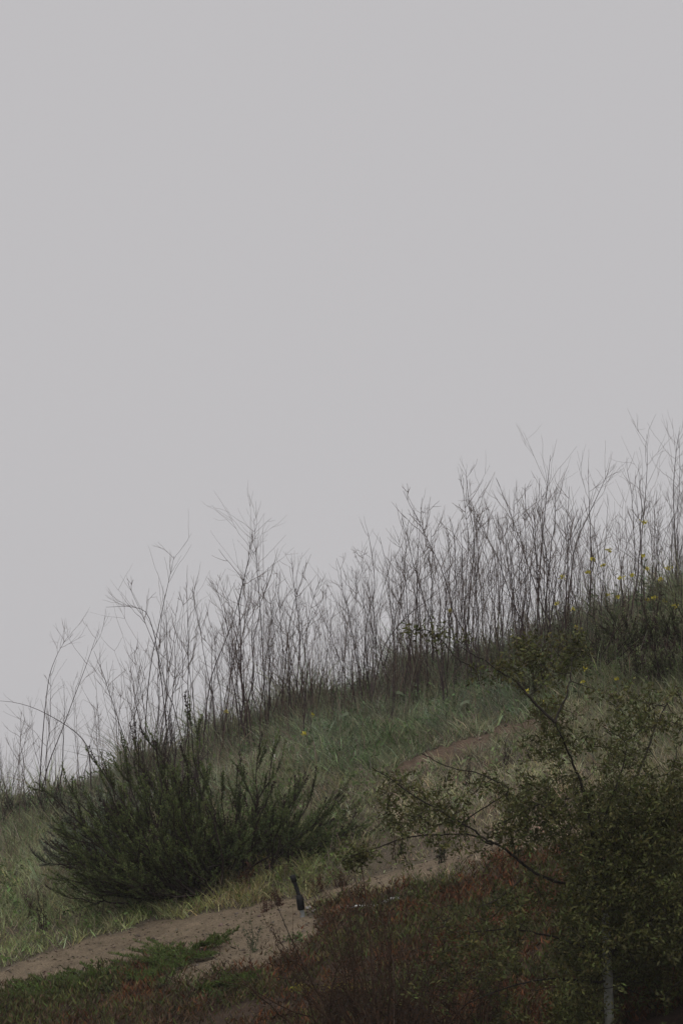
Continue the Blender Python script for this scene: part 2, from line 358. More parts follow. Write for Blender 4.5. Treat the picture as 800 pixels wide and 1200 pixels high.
# ------------------------------------------------------------------ grass over the slope (nobody could count it)
def scatter(n, x0, x1, y0, y1, rg):
    x = rg.uniform(x0, x1, n); y = rg.uniform(y0, y1, n); return x, y
GRASS_GAIN = np.array([2.34, 2.16, 2.02])
def make_grass():
    rg = np.random.default_rng(11)
    nc = 52000; cx, cy = scatter(nc, -7.0, 7.2, 24.0, 33.4, rg)
    ccol = np.clip(1+.34*rg.normal(size=nc), .35, 1.9); chue = rg.normal(size=(nc, 3))*.07; chh = rg.gamma(9, 1/9., nc).clip(.4, 1.35); caz = rg.uniform(0, 6.283, nc); clean = rg.uniform(.0, .6, nc)
    N = 600000; ci = rg.integers(0, nc, N); sp_ = rg.uniform(.012, .05, nc)[ci]
    x = cx[ci]+rg.normal(size=N)*sp_; y = cy[ci]+rg.normal(size=N)*sp_
    z = T(x, y); px, py = proj(np.stack([x, y, z], -1))
    s1, s2, s3 = path_s(px, py); col, den, h = vmap(px, py)
    bp = below_path(px, py)
    clump = fbm(x*3.1+5, y*3.1+8, 4); clump2 = fbm(x*9+1, y*9+2, 2)
    p = den*sstep(.28, .60, clump*.5+clump2*.5+.28*den)
    p = p*(1-sstep(-4, 2, s1))*(1-sstep(-3, 3, s2))*(1-sstep(-8, 2, s3))
    p = p*np.where(y < 28.0, 1-sstep(-3, 6, bp), 1)
    keep = (rg.random(len(x)) < p) & (px > -360) & (px < 1180)
    x, y, z, px, py, col, h, den, clump, ci = [a[keep] for a in (x, y, z, px, py, col, h, den, clump, ci)]
    n = len(x)
    h = h*(1+sstep(30.8, 31.8, y)*(-.25+1.7*sstep(.5, .75, fbm(x*2.7+13, y*2.7+44, 3))))
    az = caz[ci]+rg.normal(size=n)*1.1
    lean = clean[ci]*.8+rg.uniform(0, .55, n)
    D = norm(np.stack([np.cos(az)*lean-.08, np.sin(az)*lean, np.ones(n)], 1))
    L = h*rg.uniform(.35, 1.2, n)*(0.5+clump*.9)*chh[ci]
    bend = np.stack([np.cos(az), np.sin(az), -rg.uniform(.2, 1.2, n)], 1)*(L*rg.uniform(.02, .5, n))[:, None]
    W = rg.uniform(.0035, .0095, n)
    patch = fbm(x*1.3+60, y*1.3, 3)[:, None]
    c = col*GRASS_GAIN*(.55+.9*patch)*ccol[ci][:, None]*(1+chue[ci])
    dry = (rg.random(n) < (.07+.22*(fbm(x*2+30, y*2, 2) > .58)))|(ccol[ci] > 1.75); c[dry] = np.array([.30, .25, .19])*rg.uniform(.6, 1.3, (dry.sum(), 1))
    pale = rg.random(n) < .24; c[pale] = c[pale]*1.3+.03
    lush = ccol[ci] < .62; c[lush] = c[lush]*np.array([.8, 1.0, .62])
    c = vary(c, n, rg, .24, .06)
    P = np.stack([x, y, z-.01], 1)
    V, CC = blades(P, D, L, W, bend, c, rg)
    tag(build_blades('slope_grass', V, CC, M_GRASS), 'grey green and straw grass covering the misty hillside above the path', 'grass', kind='stuff')
    # tall seeding stems standing out of the sward
    k = 9000; ii = rg.choice(n, k, replace=False); P = np.stack([x[ii], y[ii], z[ii]], 1)
    D = norm(np.stack([rg.normal(size=k)*.16, rg.normal(size=k)*.16, np.ones(k)], 1)); L = h[ii]*rg.uniform(1.0, 2.1, k)
    c = vary(np.array([.24, .20, .155]), k, rg, .35, .08)
    V, CC = blades(P, D, L, rg.uniform(.003, .006, k), rg.normal(size=(k, 3))*.03, c, rg)
    tag(build_blades('seeding_grass', V, CC, M_GRASS), 'thin straw coloured seeding stems rising out of the hillside grass', 'grass', kind='stuff')
    # broad leaved herbs low in the sward
    k = 78000; x, y = scatter(k, -7.0, 7.2, 24.5, 33, rg); z = T(x, y); px, py = proj(np.stack([x, y, z], -1))
    s1, s2, s3 = path_s(px, py); col, den, h = vmap(px, py); cl = fbm(x*4+70, y*4+70, 3)
    p = den*sstep(.45, .62, cl)*(s1 < -3)*(s2 < -2)*(s3 < -6)*np.where(y < 28, below_path(px, py) < 0, True)
    q = rg.random(k) < p; x, y, z, col, h = x[q], y[q], z[q], col[q], h[q]; k = len(x)
    P = np.stack([x, y, z+h*rg.uniform(.0, .8, k)], 1); D = norm(np.stack([rg.normal(size=k), rg.normal(size=k), rg.uniform(.0, 1.2, k)], 1))
    V, CC = leaves(P, D, rg.uniform(.03, .07, k), rg.uniform(.012, .028, k), vary(col*1.4*np.array([.8, 1.0, .62]), k, rg, .3, .06), rg)
    tag(build_leaves('meadow_herbs', V, CC, M_LEAF), 'small green broad leaves growing low among the hillside grass', 'herbs', kind='stuff')
make_grass()

# dead brown thatch and short broken stems at the foot of the dry stalks, along the ridge
def make_thatch():
    rg = np.random.default_rng(12); n = 13500
    px = rg.uniform(-360, 1180, n); Yr = rg.normal(31.55, .5, n)
    x = (px-400)/F*Yr*cp; z = T(x, Yr)
    dens = np.interp(px, [0, 80, 240, 300, 420, 480, 700, 800], [.15, .25, .5, .8, .7, .9, .8, .55])*sstep(.42, .62, fbm(x*2.2+3, Yr*2.2, 3)+.06)
    k = rg.random(n) < dens; x, Yr, z, px = x[k], Yr[k], z[k], px[k]; n = len(x)
    az = rg.uniform(0, 6.283, n); lean = rg.uniform(0, .35, n)
    D = norm(np.stack([np.cos(az)*lean, np.sin(az)*lean, np.ones(n)], 1)); L = rg.gamma(2.2, .15, n).clip(.06, 1.1)*(.5+fbm(x*6, Yr*3, 2))
    bend = np.stack([np.cos(az), np.sin(az), -np.ones(n)*.3], 1)*(L*rg.uniform(0, .15, n))[:, None]
    c = vary(np.array([.165, .135, .11]), n, rg, .5, .08)
    V, CC = blades(np.stack([x, Yr, z-.02], 1), D, L, rg.uniform(.003, .008, n), bend, c, rg)
    tag(build_blades('dead_thatch', V, CC, M_GRASS), 'dark brown dead thatch around the foot of the dry stalks on the ridge', 'thatch', kind='stuff')
make_thatch()

# ------------------------------------------------------------------ creeping plants below the path
def make_groundcover():
    rg = np.random.default_rng(13); n = 390000
    x, y = scatter(n, -6.3, 6.3, 19.5, 27.6, rg); z = T(x, y); px, py = proj(np.stack([x, y, z], -1))
    s1, s2, s3 = path_s(px, py); bp = below_path(px, py)+(fbm(px/30, py/10)-.5)*40+(fbm(px/7, py/4)-.5)*18
    cl = fbm(x*2.6+11, y*2.6+4, 4); c2 = fbm(x*8, y*8, 2)
    p = sstep(-2, 4, bp)*sstep(.33, .55, cl*.55+c2*.45+np.interp(px, [0, 180, 240, 320, 400, 480], [.15, .04, -.05, -.05, .0, .12]))*(1-.9*sstep(-2, 4, s3))*(1-sstep(2, 7, s1))
    k = (rg.random(n) < p) & (px > -400) & (px < 1220); x, y, z, px, py, cl = [a[k] for a in (x, y, z, px, py, cl)]; n = len(x)
    mound = .03+.10*fbm(x*4+3, y*4+9, 3)
    P = np.stack([x, y, z+mound*rg.uniform(-.1, 1, n)], 1)
    az = rg.uniform(0, 6.283, n); D = norm(np.stack([np.cos(az)*.8, np.sin(az)*.8, rg.uniform(.25, 1.5, n)], 1))
    L = rg.uniform(.025, .07, n)
    green = np.array([.088, .102, .030]); redd = np.array([.140, .056, .022]); brown = np.array([.095, .062, .034]); ylw = np.array([.11, .10, .03])
    wr = np.interp(px, [0, 120, 200, 330, 450, 560, 640, 760], [.12, .25, .5, .52, .54, .54, .54, .54])*np.interp(py, [1000, 1090, 1150, 1200], [1.05, .95, .8, .7])
    u = .5+(fbm(x*2.4+90, y*2.4+20, 4)-.5)*1.7+.22*(rg.random(n)-.5); r = (u < .25+.5*wr)
    c = np.where(r[:, None], redd, green)
    b = rg.random(n) < np.interp(px, [0, 120, 190, 400, 480, 600], [.2, .3, .55, .6, .42, .4])+.25*sstep(1165, 1195, py)*(px < 300); c[b] = brown; b = rg.random(n) < .08; c[b] = ylw
    tn = .45+1.1*fbm(x*7+31, y*7+2, 2)[:, None]; c = vary(c*tn, n, rg, .3, .1)
    V, CC = blades(P, D, L, rg.uniform(.007, .014, n), D*0+np.array([0, 0, .01]), c, rg)
    tag(build_blades('creeping_groundcover', V, CC, M_LEAF), 'rust red and dark green creeping groundcover on the bank below the path', 'groundcover', kind='stuff')
make_groundcover()

# green runners that creep out over the sand, each a plant of its own
RUN = [((215, 1128), (140, 1120)), ((250, 1124), (172, 1138)), ((130, 1160), (60, 1152)), ((190, 1160), (115, 1147)), ((235, 1118), (268, 1112)),
       ((60, 1172), (8, 1168)), ((210, 1140), (165, 1147)), ((180, 1150), (205, 1122)), ((90, 1165), (96, 1150)), ((300, 1150), (250, 1168)), ((240, 1160), (285, 1170))]
def make_runner(a, b, label):
    rg = np.random.default_rng(int(a[0]*7+b[1]))
    A = hit(a[0], a[1])[0]; B = hit(b[0], b[1])[0]; org = A.copy()
    root = empty('creeping_runner', org, label, 'creeping plant', 'green runners creeping onto the sandy path')
    tb = Tubes(); Vs = []; Cs = []
    for j in range(13):
        s = rg.uniform(-.10, .10, 2); e = rg.uniform(-.16, .16, 2); t = np.linspace(0, 1, 9); k = rg.uniform(.45, 1.0)
        x = A[0]+s[0]+(B[0]-A[0]+e[0])*t*k; y = A[1]+s[1]+(B[1]-A[1]+e[1])*t*k
        y = y+.03*np.sin(t*5+rg.uniform(0, 6)); z = T(x, y)+.02+.06*t**1.5*rg.uniform(.3, 1.6)+.02
        pts = np.stack([x, y, z], 1); tb.add(pts-org, np.linspace(.005, .002, 9), 4)
        m = 170; tt = rg.uniform(0.02, 1.0, m); ii = tt*8; q = np.stack([np.interp(ii, np.arange(9), pts[:, c]) for c in range(3)], 1)
        dr = norm(pts[-1]-pts[0]); D = norm(norm(rg.normal(size=(m, 3)))+dr*.7+np.array([0, 0, .75]))
        c = vary(np.array([.095, .135, .032]), m, rg, .25, .08); c[rg.random(m) < .1] = (.10, .07, .03)
        v, cc = leaves(q, D, rg.uniform(.02, .045, m), .009, c, rg); Vs.append(v); Cs.append(cc)
    tb.build('stem', M_GREENSTEM, root)
    tag(build_leaves('foliage', np.concatenate(Vs), np.concatenate(Cs), M_LEAF, root, org), kind='stuff')
for i_, (a, b) in enumerate(RUN):
    where = ['stretching left over the middle of the sandy path', 'forking onto the sand below the highest runner', 'low over the sand at the left, nearest the dark bank', 'in the gap between the left bank and the sand',
             'at the top right end of the green patch', 'at the left edge of the photo under the path', 'in the notch of sand below the long runner', 'rising along the right side of the sand notch',
             'poking up from the left bank edge', 'pointing down left into the brown litter', 'pointing right among the brown litter'][i_]
    make_runner(a, b, 'green leafy runner '+where)

# ------------------------------------------------------------------ stones and clods
def make_pebbles():
    rg = np.random.default_rng(15); n = 7000
    x, y = scatter(n, -4.2, 3.2, 22.5, 30.3, rg); z = T(x, y); px, py = proj(np.stack([x, y, z], -1)); s1, s2, s3 = path_s(px, py)
    k = (np.maximum(np.maximum(s1, s2), s3) > -2) & (rg.random(n) < .85); x, y, z = x[k], y[k], z[k]; n = len(x)
    r = rg.gamma(2, .0042, n).clip(.003, .028)
    o = np.array([(1, 0, 0), (0, 1, 0), (-1, 0, 0), (0, -1, 0), (0, 0, .8), (0, 0, -.8)], float)
    V = np.stack([x, y, z+.012], 1)[:, None]+o[None]*r[:, None, None]*rg.uniform(.6, 1.4, (n, 6, 1))
    f = np.array([(0, 1, 4), (1, 2, 4), (2, 3, 4), (3, 0, 4), (1, 0, 5), (2, 1, 5), (3, 2, 5), (0, 3, 5)])
    lp = (np.arange(n)[:, None, None]*6+f[None]).ravel(); m = n*8
    c = np.repeat(vary(np.array([.20, .165, .135]), n, rg, .35, .05), 6, axis=0)
    me = raw_mesh('path_gravel', V.reshape(-1, 3), lp, np.arange(m)*3, np.full(m, 3), M_PATH, c)
    tag(link('path_gravel', me), 'small clods and gravel lying on the dirt path', 'gravel', kind='stuff')
    # litter on the path: bits of leaf
    n = 15000; x, y = scatter(n, -4.2, 3.2, 22.5, 30, rg); z = T(x, y); px, py = proj(np.stack([x, y, z], -1)); s1, s2, s3 = path_s(px, py)
    s = np.maximum(s1, s3); k = (s > -6) & (rg.random(n) < .45+.5*sstep(.45, .6, fbm(x*4, y*4, 2))); x, y, z = x[k], y[k], z[k]; n = len(x)
    D = norm(np.stack([rg.normal(size=n), rg.normal(size=n), rg.uniform(-.1, .5, n)], 1))
    c = vary(np.array([.10, .075, .05]), n, rg, .4, .1); g = rg.random(n) < .3; c[g] = (.09, .11, .04)
    V, CC = leaves(np.stack([x, y, z+.015], 1), D, rg.uniform(.015, .045, n), .012, c, rg)
    tag(build_leaves('leaf_litter', V, CC, M_LEAF), 'dead leaf litter scattered on the dirt path', 'litter', kind='stuff')
make_pebbles()

# ------------------------------------------------------------------ dry stalks on the ridge
def wobble(p0, d, L, n, rg, curl, amp=.02):
    t = np.linspace(0, 1, n)[:, None]
    w = np.cumsum(rg.normal(size=(n, 3))*amp*L/ n**.5, axis=0); w[0] = 0
    return p0+d*L*t+curl*L*t**2+w
def add_sprays(tb, stem, H, rg, dens=1.0, start=.32, spread=1.0):
    m = len(stem); k = int(rg.integers(8, 13)*dens)
    ts = start+(.985-start)*np.sort(rg.random(k))**.8; az0 = rg.uniform(0, 6.28)
    tgl = norm(np.gradient(stem, axis=0))
    for j, t in enumerate(ts):
        f = t*(m-1); i0 = int(f); i1 = min(i0+1, m-1); p = stem[i0]*(1-(f-i0))+stem[i1]*(f-i0)
        az = az0+j*2.4+rg.normal()*.4; out = np.array([math.cos(az), math.sin(az), 0]); tg = tgl[i0]
        el = rg.uniform(.55, 1.25); d = norm(out*math.cos(el)*spread+tg*math.sin(el)); L = H*rg.uniform(.16, .42)*(1.15-t*.80)
        pts = wobble(p, d, L, 8, rg, out*rg.uniform(-.2, .25)+np.array([0, 0, rg.uniform(-.10, .5)]), .045)
        tb.add(pts, np.linspace(.0021, .0009, 8), 3)
        for q in range(int(rg.integers(0, 4))):
            f = rg.uniform(.2, .85)*7; i0 = int(f); pp = pts[i0]+(pts[i0+1]-pts[i0])*(f-i0)
            d2 = norm(norm(pts[-1]-pts[0])+rg.normal(size=3)*.5+np.array([0, 0, .2])); L2 = L*rg.uniform(.3, .75)
            pt2 = wobble(pp, d2, L2, 6, rg, np.array([0, 0, rg.uniform(-.05, .4)])+out*rg.uniform(-.1, .2), .045)
            tb.add(pt2, np.linspace(.0014, .0007, 6), 3)
            if rg.random() < .35:
                d3 = norm(d2+rg.normal(size=3)*.5); tb.add(wobble(pt2[2], d3, L2*.6, 4, rg, np.array([0, 0, .2]), .04), np.linspace(.0011, .0006, 4), 3)
def make_stalk(H, seed, label, group, loc, stem=None, dens=1.0, r0=None, start=.3, spread=1.0):
    rg = np.random.default_rng(seed)
    if stem is None:
        lean = rg.normal(size=2)*.10; n = 14
        t = np.linspace(0, 1, n)[:, None]; bow = rg.normal(size=2)*.09
        stem = np.concatenate([lean*H*t+bow*H*(t**2), H*t], 1)
        kink = np.cumsum(rg.normal(size=(n, 2))*.007*H, axis=0); kink[0] = 0; stem[:, :2] += kink
    else:
        stem = np.asarray(stem); H = np.linalg.norm(stem[-1]-stem[0])
        tt = np.linspace(0, len(stem)-1, 16); stem = np.stack([np.interp(tt, np.arange(len(stem)), stem[:, c]) for c in range(3)], 1)
        stem = stem.copy(); stem[1:-1] = stem[1:-1]*.5+(stem[:-2]+stem[2:])*.25
    r0 = r0 or rg.uniform(.0046, .0072)*min(1.1, .6+.25*H)
    root = empty('dry_stalk', loc, label, 'dry plant', group)
    a = Tubes(); a.add(stem, r0*(1-.78*np.linspace(0, 1, len(stem))), 5)
    forks = []
    if dens < 1.05 and seed < 500:
        for q in range(int(rg.integers(0, 3))):
            i0 = int(rg.integers(0, 3)); dd = norm(np.array([rg.normal()*.2, rg.normal()*.2, 1.0])); Lf = (H-stem[i0][2])*rg.uniform(.5, .92)
            fk = wobble(stem[i0], dd, Lf, 12, rg, np.array([rg.normal()*.06, rg.normal()*.06, .02]), .04); a.add(fk, r0*.75*(1-.75*np.linspace(0, 1, 12)), 4); forks.append(fk)
    a.build('stem', M_STALK, root)
    b = Tubes(); add_sprays(b, stem, H, rg, dens, start, spread)
    for fk in forks: add_sprays(b, fk, np.linalg.norm(fk[-1]-fk[0]), rg, dens*.6, .5, spread)
    tag(b.build('side_twigs', M_TWIG, root), kind='stuff')
    root['top_m'] = float(max(np.concatenate(b.v)[:, 2].max(), stem[-1][2]))
    return root

ENVX = [0, 30, 60, 110, 150, 175, 200, 250, 300, 345, 390, 430, 490, 545, 600, 645, 690, 720, 755, 800]
ENVY = [800, 780, 760, 745, 715, 685, 655, 655, 605, 640, 668, 622, 588, 550, 558, 532, 552, 552, 512, 515]
G_ALL = 'dry stalks standing along the misty ridge'
# heroes traced as single plants: pixel polylines turned into real positions at the ridge
HEROES = [
 ([(236, 850), (243, 800), (262, 757), (276, 720), (284, 685), (292, 655), (299, 640)], 31.2, 'dark bent dry stalk curving up left of the tallest plume over the big shrub', .45, .55),
 ([(312, 815), (308, 760), (304, 700), (300, 650), (297, 597)], 31.7, 'tallest plume of the left half, upright dry stalk with branching tips', 1.5, .35),
 ([(108, 915), (106, 890), (103, 872), (88, 856), (62, 840), (38, 828), (14, 822), (-8, 821)], 31.0, 'long dry stem snapped over in an arch to the left photo edge', .15, .7),
 ([(42, 938), (55, 900), (72, 858), (88, 815), (103, 775), (119, 728)], 31.4, 'thin dry stalk leaning right behind the arched stem at far left', .7, .5),
 ([(45, 935), (49, 880), (53, 830), (58, 790), (68, 765), (80, 745)], 31.8, 'leftmost tall upright dry stalk forking at its tip', .8, .45),
 ([(168, 880), (172, 820), (178, 770), (188, 725), (197, 685), (206, 643)], 31.6, 'slender dry stalk forking above the left half of the big shrub', 1.1, .35),
 ([(200, 880), (190, 800), (182, 745), (172, 715), (150, 710), (118, 712)], 31.9, 'dry stalk whose top droops over to the left above the big shrub', .6, .45),
 ([(430, 800), (448, 755), (478, 720), (505, 700), (520, 688)], 31.0, 'dark dry stalk slanting far right across the others at mid photo', .5, .55),
 ([(425, 795), (428, 730), (440, 690), (436, 650), (430, 618)], 31.8, 'dry stalk with a crooked tip standing at mid ridge', .9, .45),
 ([(540, 750), (552, 680), (556, 630), (549, 590), (545, 545)], 31.9, 'dry stalk with a narrow forked tip left of the densest stand', 1.1, .4),
 ([(628, 730), (632, 660), (638, 600), (642, 560), (645, 527)], 31.8, 'tall dry stalk crowned by upright tips in the middle of the right half', 1.2, .4),
 ([(690, 705), (692, 640), (690, 590), (688, 540)], 31.8, 'straight lone dry stalk tip between the two highest plumes', .5, .55),
 ([(752, 700), (750, 640), (755, 590), (758, 545), (757, 500)], 31.7, 'highest dry stalk of all, near the right edge above a yellow flower', 1.3, .4),
 ([(795, 700), (790, 630), (788, 570), (792, 525), (796, 500)], 31.8, 'dry stalk rising against the right edge of the photo', 1.2, .4),
 ([(660, 712), (672, 640), (700, 580), (716, 545)], 31.9, 'dry stalk leaning right toward the highest plume', .9, .45),
 ([(486, 780), (488, 700), (490, 640), (494, 585)], 31.9, 'upright dry stalk with a fine tip right of the slanting one', .9, .45),
 ([(345, 805), (352, 740), (345, 690), (340, 645)], 31.9, 'dry stalk with a bushy top just right of the tallest left plume', 1.1, .4),
]
for k, (pl, Yh, lab, dn, st) in enumerate(HEROES):
    g = gnd(pl[0][0], Yh); pts = []
    dz = None
    for j, (u, v) in enumerate(pl):
        P = at(u, v, Yh+.25*math.sin(k*1.7+j*.5)*j/len(pl))
        pts.append(P)
    pts = np.array(pts); pts = pts if dn < .3 else np.concatenate([pts[:-1], [pts[-2]+(pts[-1]-pts[-2])*.8]]); pts[0] = g-np.array([0, 0, .02])
    make_stalk(0, 500+k, lab, None, g, stem=pts-g, dens=dn*.85, r0=.0068, start=st)
protos = [make_stalk(1.0+.12*(j % 8), 100+j, None, G_ALL, (0, 0, 0), dens=.82, start=.36) for j in range(28)]
used = [False]*28
ZONES = [(60, 'at the far left beside the arched stem'), (150, 'between the arched stem and the big shrub'), (205, 'behind the left half of the big shrub'), (265, 'behind the middle of the big shrub'),
         (330, 'round the tallest left plume'), (390, 'just right of the tallest left plume'), (440, 'near the crooked tipped one'), (500, 'by the long slanting one'), (560, 'round the narrow forked plume'),
         (610, 'between the two plumes right of middle'), (660, 'round the plume of upright tips'), (720, 'between the upright plume and the highest one'), (780, 'round the highest plume'), (2000, 'at the right photo edge')]
def ridge_zone(px, f):
    size = 'short' if f < .6 else ('middling' if f < .8 else 'tall')
    z = next(t for lim, t in ZONES if px < lim)
    return f'{size} bare dry stalk {z}', f'{size} bare dry stalks {z}'
rg = np.random.default_rng(21)
XS = np.concatenate([*[np.linspace(a_, b_, n_, endpoint=False)+rg.normal(size=n_)*(b_-a_)/n_*.9 for a_, b_, n_ in ((-30, 150, 22), (150, 265, 24), (265, 420, 64), (420, 560, 64), (560, 690, 64), (690, 830, 43))]])
TOPS = [q['top_m'] for q in protos]
for k, px in enumerate(XS):
    Yk = float(np.clip(rg.normal(31.65, .55), 30.4, 33.0)); g = gnd(px, Yk)
    top = float(np.interp(px, ENVX, ENVY)); Hm = at(px, top, Yk)[2]-g[2]
    fr = float(np.clip(rg.beta(3.4, 1.6), .34, 1.0)); H = max(.45, Hm*fr)
    j = k % 28; src = protos[j]; base = src['top_m']
    lab, grp = ridge_zone(px, fr)
    if not used[j]:
        o = src; used[j] = True; o.location = g; o.scale = (H/base,)*3; o.rotation_euler = (0, 0, rg.uniform(0, 6.28))
    else: o = copy_tree(src, g, rg.uniform(0, 6.28), H/base)
    th = min(1.25, max(.8, 1.0/(H/base)))
    o.scale = (H/base*rg.uniform(.75, 1.0),)*2+(H/base,)
    o['label'] = lab; o['group'] = grp

# the thinner stems past the first three hundred, woven through the stand
def make_thicket():
    rg = np.random.default_rng(88); tb = Tubes()
    W_ = np.array([.25, .35, .55, .8, 1.0, .95, 1.0, 1.0, .9, .7]); Xw = np.array([-30, 60, 150, 270, 330, 420, 480, 640, 720, 840])
    k = 0
    while k < 330:
        px = rg.uniform(-340, 1150)
        if rg.random() > np.interp(px, Xw, W_): continue
        k += 1; Yk = float(np.clip(rg.normal(31.7, .6), 30.3, 33.2)); g = gnd(px, Yk)
        Hm = at(px, float(np.interp(px, ENVX, ENVY)), Yk)[2]-g[2]; H = Hm*rg.uniform(.2, .82)**1.0
        d = norm(np.array([rg.normal()*.13, rg.normal()*.13, 1]))
        st = wobble(g-np.array([0, 0, .02]), d, H, 7, rg, np.array([rg.normal()*.07, rg.normal()*.07, 0]), .035)
        tb.add(st, np.linspace(rg.uniform(.003, .0055), .001, 7), 3)
        for q in range(int(rg.integers(3, 9))):
            i = int(rg.integers(2, 7)); a_ = rg.uniform(0, 6.283); dd = norm(np.array([math.cos(a_)*.6, math.sin(a_)*.6, rg.uniform(.3, 1.1)]))
            tb.add(wobble(st[i], dd, H*rg.uniform(.08, .3), 5, rg, np.array([0, 0, rg.uniform(-.1, .4)]), .05), np.linspace(.0017, .0008, 5), 3)
    tag(tb.build('dry_stalk_thicket', M_TWIG), 'thinner bare dry stems woven through the stand along the ridge', 'dry stems', kind='stuff')
make_thicket()

# ------------------------------------------------------------------ mustard in flower
M_FLOW = [(755, 612, 'topmost yellow flower, on a stem before the highest dry stalk'), (713, 645, 'yellow flower high on its stem, left of the topmost one'), (694, 656, 'leftmost yellow flower of the upper row against the fog'), (688, 671, 'lowest yellow flower against the fog at the left of its patch'),
 (706, 663, 'yellow flower just below the upper row against the fog'), (658, 677, 'lone yellow flower among the stalks left of the patch'), (753, 652, 'yellow flower in the middle of the patch under the topmost one'), (757, 667, 'yellow flower close under the middle one'),
 (740, 674, 'yellow flower low in the middle of the patch'), (782, 666, 'yellow flower at the right of the patch against the fog'), (726, 678, 'pale yellow flower left of the low middle one'), (774, 679, 'yellow flower at the right on the fog line'),
 (652, 708, 'yellow flower at the foot of the dense stalks'), (671, 714, 'small yellow flower low beside the foot of the stalks'), (712, 697, 'yellow flower on the ridge grass left of a pair'), (723, 700, 'yellow flower of the pair on the ridge grass'),
 (758, 703, 'yellow flower on the ridge at the right, left of a bright one'), (766, 701, 'bright yellow flower on the ridge at the right'), (778, 705, 'yellow flower just right of the bright one'), (791, 710, 'yellow flower nearest the right photo edge'),
 (675, 735, 'lone yellow flower in the grey green grass below the ridge'), (685, 784, 'yellow flower over the dark shrubs at the right'), (722, 796, 'yellow flower hanging above a pale bent stem'), (682, 799, 'small yellow flower just left below another'),
 (617, 810, 'yellow flower beside the fork of the near tree'), (635, 823, 'dull yellow flower right of the tree fork'), (265, 834, 'pair of yellow flowers behind the big dark shrub'), (366, 838, 'small yellow flower in the grass right of the big shrub'), (357, 860, 'dull yellow flower lower in the grass right of the shrub'), (527, 716, 'tiny yellow flower among the stalks at mid ridge')]
def make_flower(px, py, lab, seed):
    rg = np.random.default_rng(seed)
    if py < np.interp(px, RPX, RPY)-6:
        Yf = 31.4+rg.uniform(-.3, .3); head = at(px, py, Yf); g = gnd(px+rg.uniform(-10, 10), Yf)
    else:
        g = hit(px+rg.uniform(-4, 4), py+26)[0]; head = at(px, py, g[1])
    root = empty('mustard_plant', g, lab, 'flowering plant', 'yellow flowering mustard plants on the slope')
    t = np.linspace(0, 1, 8)[:, None]; h = head-g
    stem = h*t; stem[:, :2] += (np.sin(t*3.1)*rg.normal(size=2)*.03)
    tb = Tubes(); tb.add(stem, np.linspace(.005, .002, 8), 4)
    heads = [h]
    H = np.linalg.norm(h)
    for q in range(3):
        s = stem[rg.integers(3, 7)]; d = norm(np.array([rg.normal()*.6, rg.normal()*.6, 1.2])); L = H*rg.uniform(.12, .28)
        pt = wobble(s, d, L, 4, rg, np.array([0, 0, .2]), .04); tb.add(pt, .0018, 3)
    tb.build('stem', M_GREENSTEM, root)
    m = 30 if py < 720 else 16; sz = rg.uniform(.014, .026)*(1.0 if py < 720 else .62)*1.0
    P = np.repeat(np.array(heads), m, axis=0)+rg.normal(size=(m*len(heads), 3))*sz*np.array([.6, .6, .4])
    D = norm(rg.normal(size=P.shape)+np.array([0, -.2, .5]))
    V, CC = leaves(P, D, .024, .018, vary(np.array([.6, .45, .03]), len(P), rg, .15, .05), rg)
    f = build_leaves('flower_cluster', V, CC, M_YELLOW, root)
    m = 26; tt = rg.uniform(0, .7, m)*7; P = np.stack([np.interp(tt, np.arange(8), stem[:, c]) for c in range(3)], 1)
    D = norm(np.stack([rg.normal(size=m), rg.normal(size=m), rg.uniform(-.2, 1, m)], 1))
    V, CC = leaves(P, D, rg.uniform(.04, .09, m), .02, vary(np.array([.10, .13, .07]), m, rg, .2, .06), rg)
    tag(build_leaves('foliage', V, CC, M_LEAF, root), kind='stuff')
for k, (px, py, lab) in enumerate(M_FLOW): make_flower(px, py, lab, 700+k)

